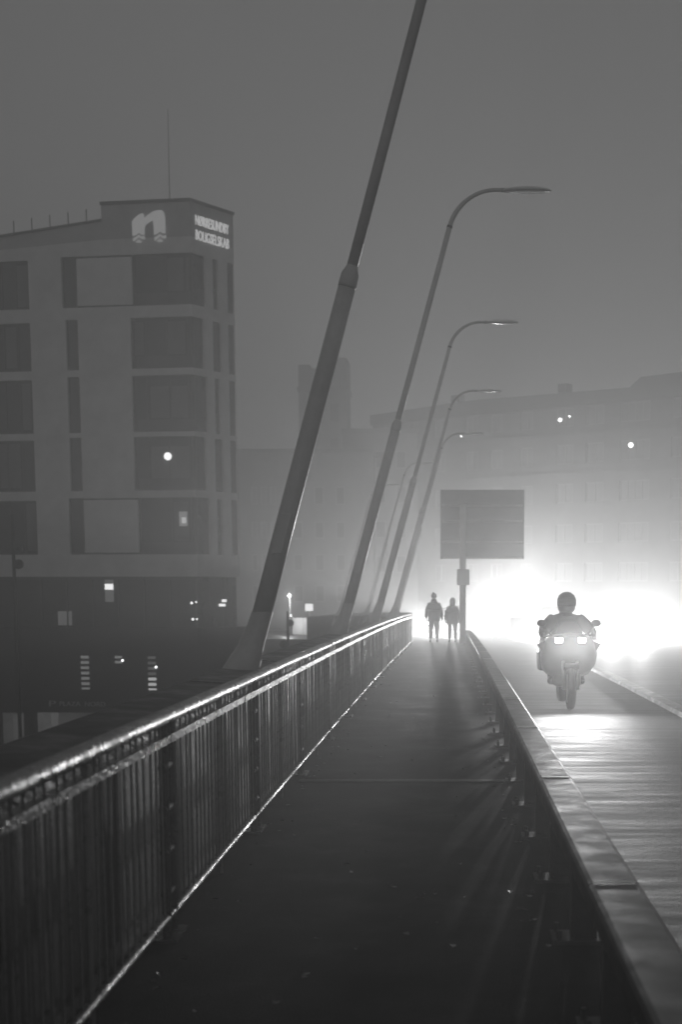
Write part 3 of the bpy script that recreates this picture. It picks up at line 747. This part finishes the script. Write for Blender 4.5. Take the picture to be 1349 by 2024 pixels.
# ------------------------------------------------------------------ spot lights for vehicle lamps
def beam(loc, power, parent, tilt=2.0, size=75, yaw=0.0, rad=.06, blend=.8):
    d = bpy.data.lights.new('headlight_beam', 'SPOT'); d.energy = power; d.spot_size = R(size); d.spot_blend = blend; d.shadow_soft_size = rad
    o = bpy.data.objects.new('headlight_beam', d); C.objects.link(o); o.location = loc; o.parent = parent
    o.rotation_euler = (R(-90 + tilt) , 0, R(yaw))   # looks along -Y of its parent, tilted down
    o.rotation_euler = Matrix.Rotation(R(yaw), 3, 'Z').to_4x4().to_3x3().__matmul__(Matrix.Rotation(R(-(90 - tilt)), 3, 'X')).to_euler()
    return o

# ------------------------------------------------------------------ motorcycle and rider (facing the camera, -Y)
my = 21.2
mc = empty('motorcycle', (1.745, my, dz(my) - .06)); tag(mc, 'oncoming touring motorcycle with twin lit headlights and mirrors', 'motorcycle')
def wheel(parent, y, rad, w):
    t = MB(); rr = []
    for k in range(28):
        a = 2 * math.pi * k / 28
        ring = [(w * math.cos(b), y + (rad - .055 + .055 * math.sin(b)) * math.cos(a), rad + (rad - .055 + .055 * math.sin(b)) * math.sin(a)) for b in [2 * math.pi * q / 8 for q in range(8)]]
        rr.append(ring)
    rr.append(rr[0]); t.loft(rr, caps=False); ty = t.build('tyre', M['rubber'], parent, local=True, smooth=True)
    MB().tube([(-.05, y, rad), (.05, y, rad)], rad - .1, 24).build('rim', M['metal'], parent, local=True)
wh = empty('front_wheel'); wh.parent = mc; wheel(wh, -.72, .31, .06)
wh = empty('rear_wheel'); wh.parent = mc; wheel(wh, .72, .31, .085)
for s in (-1, 1): MB().tube([(s * .1, -.74, .3), (s * .1, -.42, .98)], [.028, .026], 10).build('fork_leg', M['metal'], mc, local=True, smooth=True)
MB().tube([(-.11, -.76, .63), (.11, -.76, .63)], .05, 10).build('front_mudguard', M['bikepaint'], mc, local=True)
rr = []
for y, hw, zlo, zhi in ((-.62, .10, .78, .98), (-.58, .24, .70, 1.06), (-.46, .36, .62, 1.10), (-.28, .42, .50, 1.08), (-.05, .40, .42, .98), (.1, .34, .4, .92)):
    ring = []
    for q in range(16):
        a = 2 * math.pi * q / 16; c_, s_ = math.cos(a), math.sin(a)
        ring.append((hw * math.copysign(abs(c_) ** .7, c_), y, (zlo + zhi) / 2 + (zhi - zlo) / 2 * math.copysign(abs(s_) ** .7, s_)))
    rr.append(ring)
MB().loft(rr).build('fairing', M['bikepaint'], mc, local=True, smooth=True)
for s in (-1, 1):   # side wings of the fairing
    MB().loft([[(s * x, y, z) for x, y, z in ((.36, -.4, .98), (.47, -.33, .93), (.36, -.36, .78))], [(s * x, y, z) for x, y, z in ((.36, -.15, .98), (.45, -.18, .92), (.36, -.15, .76))]]).build('hand_guard', M['bikepaint'], mc, local=True)
MB().loft([[(-.2, -.5, 1.04), (.2, -.5, 1.04), (.2, -.49, 1.05), (-.2, -.49, 1.05)], [(-.16, -.36, 1.2), (.16, -.36, 1.2), (.16, -.35, 1.2), (-.16, -.35, 1.2)], [(-.1, -.29, 1.27), (.1, -.29, 1.27), (.1, -.28, 1.27), (-.1, -.28, 1.27)]]).build('windscreen', M['carglass'], mc, local=True)
for s in (-1, 1):
    h = MB().hexa([(s * .165 - .05, -.635, .965), (s * .165 + .05, -.635, .965), (s * .165 + .05, -.56, .955), (s * .165 - .05, -.56, .955), (s * .165 - .055, -.625, 1.03), (s * .165 + .055, -.625, 1.03), (s * .165 + .055, -.55, 1.03), (s * .165 - .055, -.55, 1.03)]).build('headlight', M['headlamp'], mc, local=True)
    beam((s * .165, -.70, .99), MOTO_POWER, mc, tilt=9, size=100, rad=.06, blend=1.0, yaw=9)
    st_ = MB().tube([(s * .26, -.25, 1.06), (s * .34, -.27, 1.16), (s * .38, -.28, 1.2)], .012, 8).build('mirror_stem', M['rubber'], mc, local=True)
    MB().ell((s * .40, -.28, 1.235), (.075, .025, .055), 12, 7).build('mirror', M['bikepaint'], st_, local=True, smooth=True)
    MB().tube([(s * .05, -.30, 1.02), (s * .25, -.24, 1.06), (s * .40, -.12, 1.02)], [.016, .016, .018], 10).build('handlebar', M['rubber'], mc, local=True)
    MB().box(s * .30 - .1, s * .30 + .1, .35, .85, .5, .82).build('pannier', M['bikepaint'], mc, local=True, bevel=.04)
MB().ell((0, .12, .88), (.17, .32, .16), 16, 9).build('fuel_tank', M['bikepaint'], mc, local=True, smooth=True)
MB().box(-.16, .16, .3, .95, .76, .86).build('seat', M['rubber'], mc, local=True, bevel=.04)
MB().box(-.2, .2, -.2, .38, .3, .7).build('engine', M['metal'], mc, local=True, bevel=.05)
MB().tube([(.2, .0, .35), (.24, .5, .36), (.25, .95, .45)], [.03, .05, .055], 12).build('exhaust', M['metal'], mc, local=True, smooth=True)
rd_ = empty('person', mc.location); tag(rd_, 'rider in helmet and dark jacket sitting on the motorcycle', 'person')
V = [(0, .42, .92, .15, .13), (0, .36, 1.10, .15, .12), (0, .27, 1.28, .17, .12), (0, .23, 1.38, .07), (0, .19, 1.47, .085), (0, .18, 1.56, .09), (0, .09, 1.5, .02)]
E = [(0, 1), (1, 2), (2, 3), (3, 4), (4, 5), (4, 6)]
J = [(0, .42, .93, .17, .15), (0, .36, 1.10, .18, .15), (0, .27, 1.27, .20, .15), (0, .23, 1.37, .10)]; JE = [(0, 1), (1, 2), (2, 3)]
for s in (-1, 1):
    i = len(V); V += [(s * .19, .24, 1.29, .065), (s * .33, .06, 1.13, .05), (s * .37, -.12, 1.05, .034)]; E += [(2, i), (i, i + 1), (i + 1, i + 2)]
    fingers(V, E, i + 2, (s * .1, -.6, -.35), (s, .2, 0), 1.0)
    j = len(J); J += [(s * .20, .24, 1.28, .092), (s * .335, .06, 1.13, .075), (s * .37, -.10, 1.055, .055)]; JE += [(2, j), (j, j + 1), (j + 1, j + 2)]
    i = len(V); V += [(s * .13, .40, .9, .1), (s * .25, -.02, .82, .075), (s * .22, .22, .42, .05), (s * .23, .08, .36, .042)]; E += [(0, i), (i, i + 1), (i + 1, i + 2), (i + 2, i + 3)]
    MB().ell((s * .37, -.16, 1.04), (.05, .06, .05), 10, 7).build('glove', M['rubber'], rd_, local=True, smooth=True)
    MB().ell((s * .23, .1, .37), (.055, .14, .06), 10, 7).build('boot', M['rubber'], rd_, local=True, smooth=True)
skin('body', V, E, M['trouser'], rd_)
skin('jacket', J, JE, M['cloth_dark'], rd_, root=1, fat=1.3)
hr = []
for z, rx, ry in ((1.385, .10, .11), (1.42, .125, .15), (1.5, .142, .17), (1.58, .142, .17), (1.64, .115, .14), (1.68, .06, .08), (1.69, .02, .03)):
    hr.append([(rx * math.cos(2 * math.pi * q / 20), .17 + ry * math.sin(2 * math.pi * q / 20), z) for q in range(20)])
he = MB().loft(hr).build('helmet', M['bikepaint'], rd_, local=True, smooth=True)
hv = []
for z, rx, ry in ((1.475, .139, .168), (1.52, .146, .176), (1.565, .146, .176), (1.60, .136, .165)):
    hv.append([(rx * math.cos(a), .17 + ry * math.sin(a), z) for a in [R(195 + 150 * q / 12) for q in range(13)]])
fs = []
mbv = MB(); mbv.add([p for r_ in hv for p in r_], [(i * 13 + k, i * 13 + k + 1, (i + 1) * 13 + k + 1, (i + 1) * 13 + k) for i in range(3) for k in range(12)]); mbv.build('visor', M['carglass'], he, local=True, smooth=True)

# ------------------------------------------------------------------ cars
def car(loc, rz, paint, label, power, tilt=2.0, beam_yaw=0.0, size=80):
    r = empty('oncoming_car', loc, rz); tag(r, label, 'car', 'oncoming cars')
    rr = []
    for y, hw, z0, z1 in ((-2.1, .62, .35, .58), (-2.0, .80, .24, .70), (-1.6, .86, .2, .80), (-.9, .88, .2, .92), (0, .89, .2, .95), (1.2, .88, .2, .97), (1.8, .85, .24, .95), (2.05, .74, .34, .85)):
        rr.append([(hw * math.copysign(abs(math.cos(a)) ** .45, math.cos(a)), y, (z0 + z1) / 2 + (z1 - z0) / 2 * math.copysign(abs(math.sin(a)) ** .45, math.sin(a))) for a in [2 * math.pi * (q + .5) / 20 for q in range(20)]])
    MB().loft(rr).build('body', M[paint], r, local=True, smooth=True)
    rr = []
    for z, y0, y1, hw in ((.86, -1.05, 1.75, .82), (1.1, -.72, 1.66, .77), (1.32, -.36, 1.5, .69), (1.42, -.05, 1.3, .6), (1.45, .2, 1.0, .5)):
        rr.append([(-hw, y0, z), (-hw * .5, y0 - .06, z), (hw * .5, y0 - .06, z), (hw, y0, z), (hw, y1, z), (-hw, y1, z)])
    MB().loft(rr).build('cabin', M[paint], r, local=True)
    MB().hexa([(-.68, -1.09, .95), (.68, -1.09, .95), (.68, -1.07, .95), (-.68, -1.07, .95), (-.58, -.47, 1.34), (.58, -.47, 1.34), (.58, -.45, 1.34), (-.58, -.45, 1.34)]).build('windscreen', M['carglass'], r, local=True)
    for s in (-1, 1):
        MB().hexa([(s * .815, -.75, .97), (s * .835, -.75, .97), (s * .835, 1.5, .97), (s * .815, 1.5, .97), (s * .70, -.35, 1.3), (s * .72, -.35, 1.3), (s * .72, 1.35, 1.3), (s * .70, 1.35, 1.3)]).build('side_window', M['carglass'], r, local=True)
        MB().ell((s * .98, -.72, 1.0), (.1, .06, .07), 10, 7).build('wing_mirror', M[paint], r, local=True, smooth=True)
        h = MB().ell((s * .62, -2.0, .64), (.17, .08, .085), 14, 8).build('headlight', M['headlamp'], r, local=True, smooth=True)
        beam((s * .62, -2.16, .64), power, r, tilt=tilt, yaw=beam_yaw, size=size)
        for y in (-1.3, 1.3):
            w = MB().tube([(s * .72, y, .31), (s * .9, y, .31)], .31, 22).build('wheel', M['rubber'], r, local=True, bevel=.03)
            MB().tube([(s * .895, y, .31), (s * .912, y, .31)], .2, 18).build('rim', M['metal'], w, local=True)
    MB().box(-.4, .4, -2.12, -2.08, .36, .5).build('grille', M['rubber'], r, local=True)
    MB().box(-.26, .26, -2.135, -2.121, .38, .49).build('number_plate', M['panel'], r, local=True)
    return r
for (x, y, rz, paint, label, pw_, tilt, yaw, size) in (
        (8.8, 62, -.05, 'carpaint', 'oncoming car lost in the widest glare, beyond the motorcycle in the outer lane', CAR_POWER, 5, 1.5, 40),
        (8.0, 70, -.12, 'carpaint', 'oncoming car lost in glare straight behind the motorcyclist', MID_CAR_POWER, 6, 3, 30),
        (4.24, 79, -.12, 'carlight', 'distant oncoming car at the bend behind the walking couple', FAR_CAR_POWER, 4, 7, 26)):
    car((x + cx(y), y, dz(y) - .06), rz, paint, label, pw_, tilt, yaw, size)

# ------------------------------------------------------------------ the fog
hm = bpy.data.materials.new('fog'); hm.use_nodes = True
N = hm.node_tree.nodes; N.clear()
pv = N.new('ShaderNodeVolumePrincipled'); pv.inputs['Color'].default_value = (.96, .96, .96, 1)
pv.inputs['Density'].default_value = FOG_DENSITY; pv.inputs['Anisotropy'].default_value = FOG_G
oo = N.new('ShaderNodeOutputMaterial'); hm.node_tree.links.new(pv.outputs[0], oo.inputs['Volume'])
hm.cycles.volume_sampling = 'EQUIANGULAR'
try: hm.cycles.homogeneous_volume = True
except Exception: pass
hz = MB().box(-195, 195, -45, 235, -9.7, 30).build('haze', hm); tag(hz, 'thin even night fog filling the whole place', 'fog', kind='stuff')
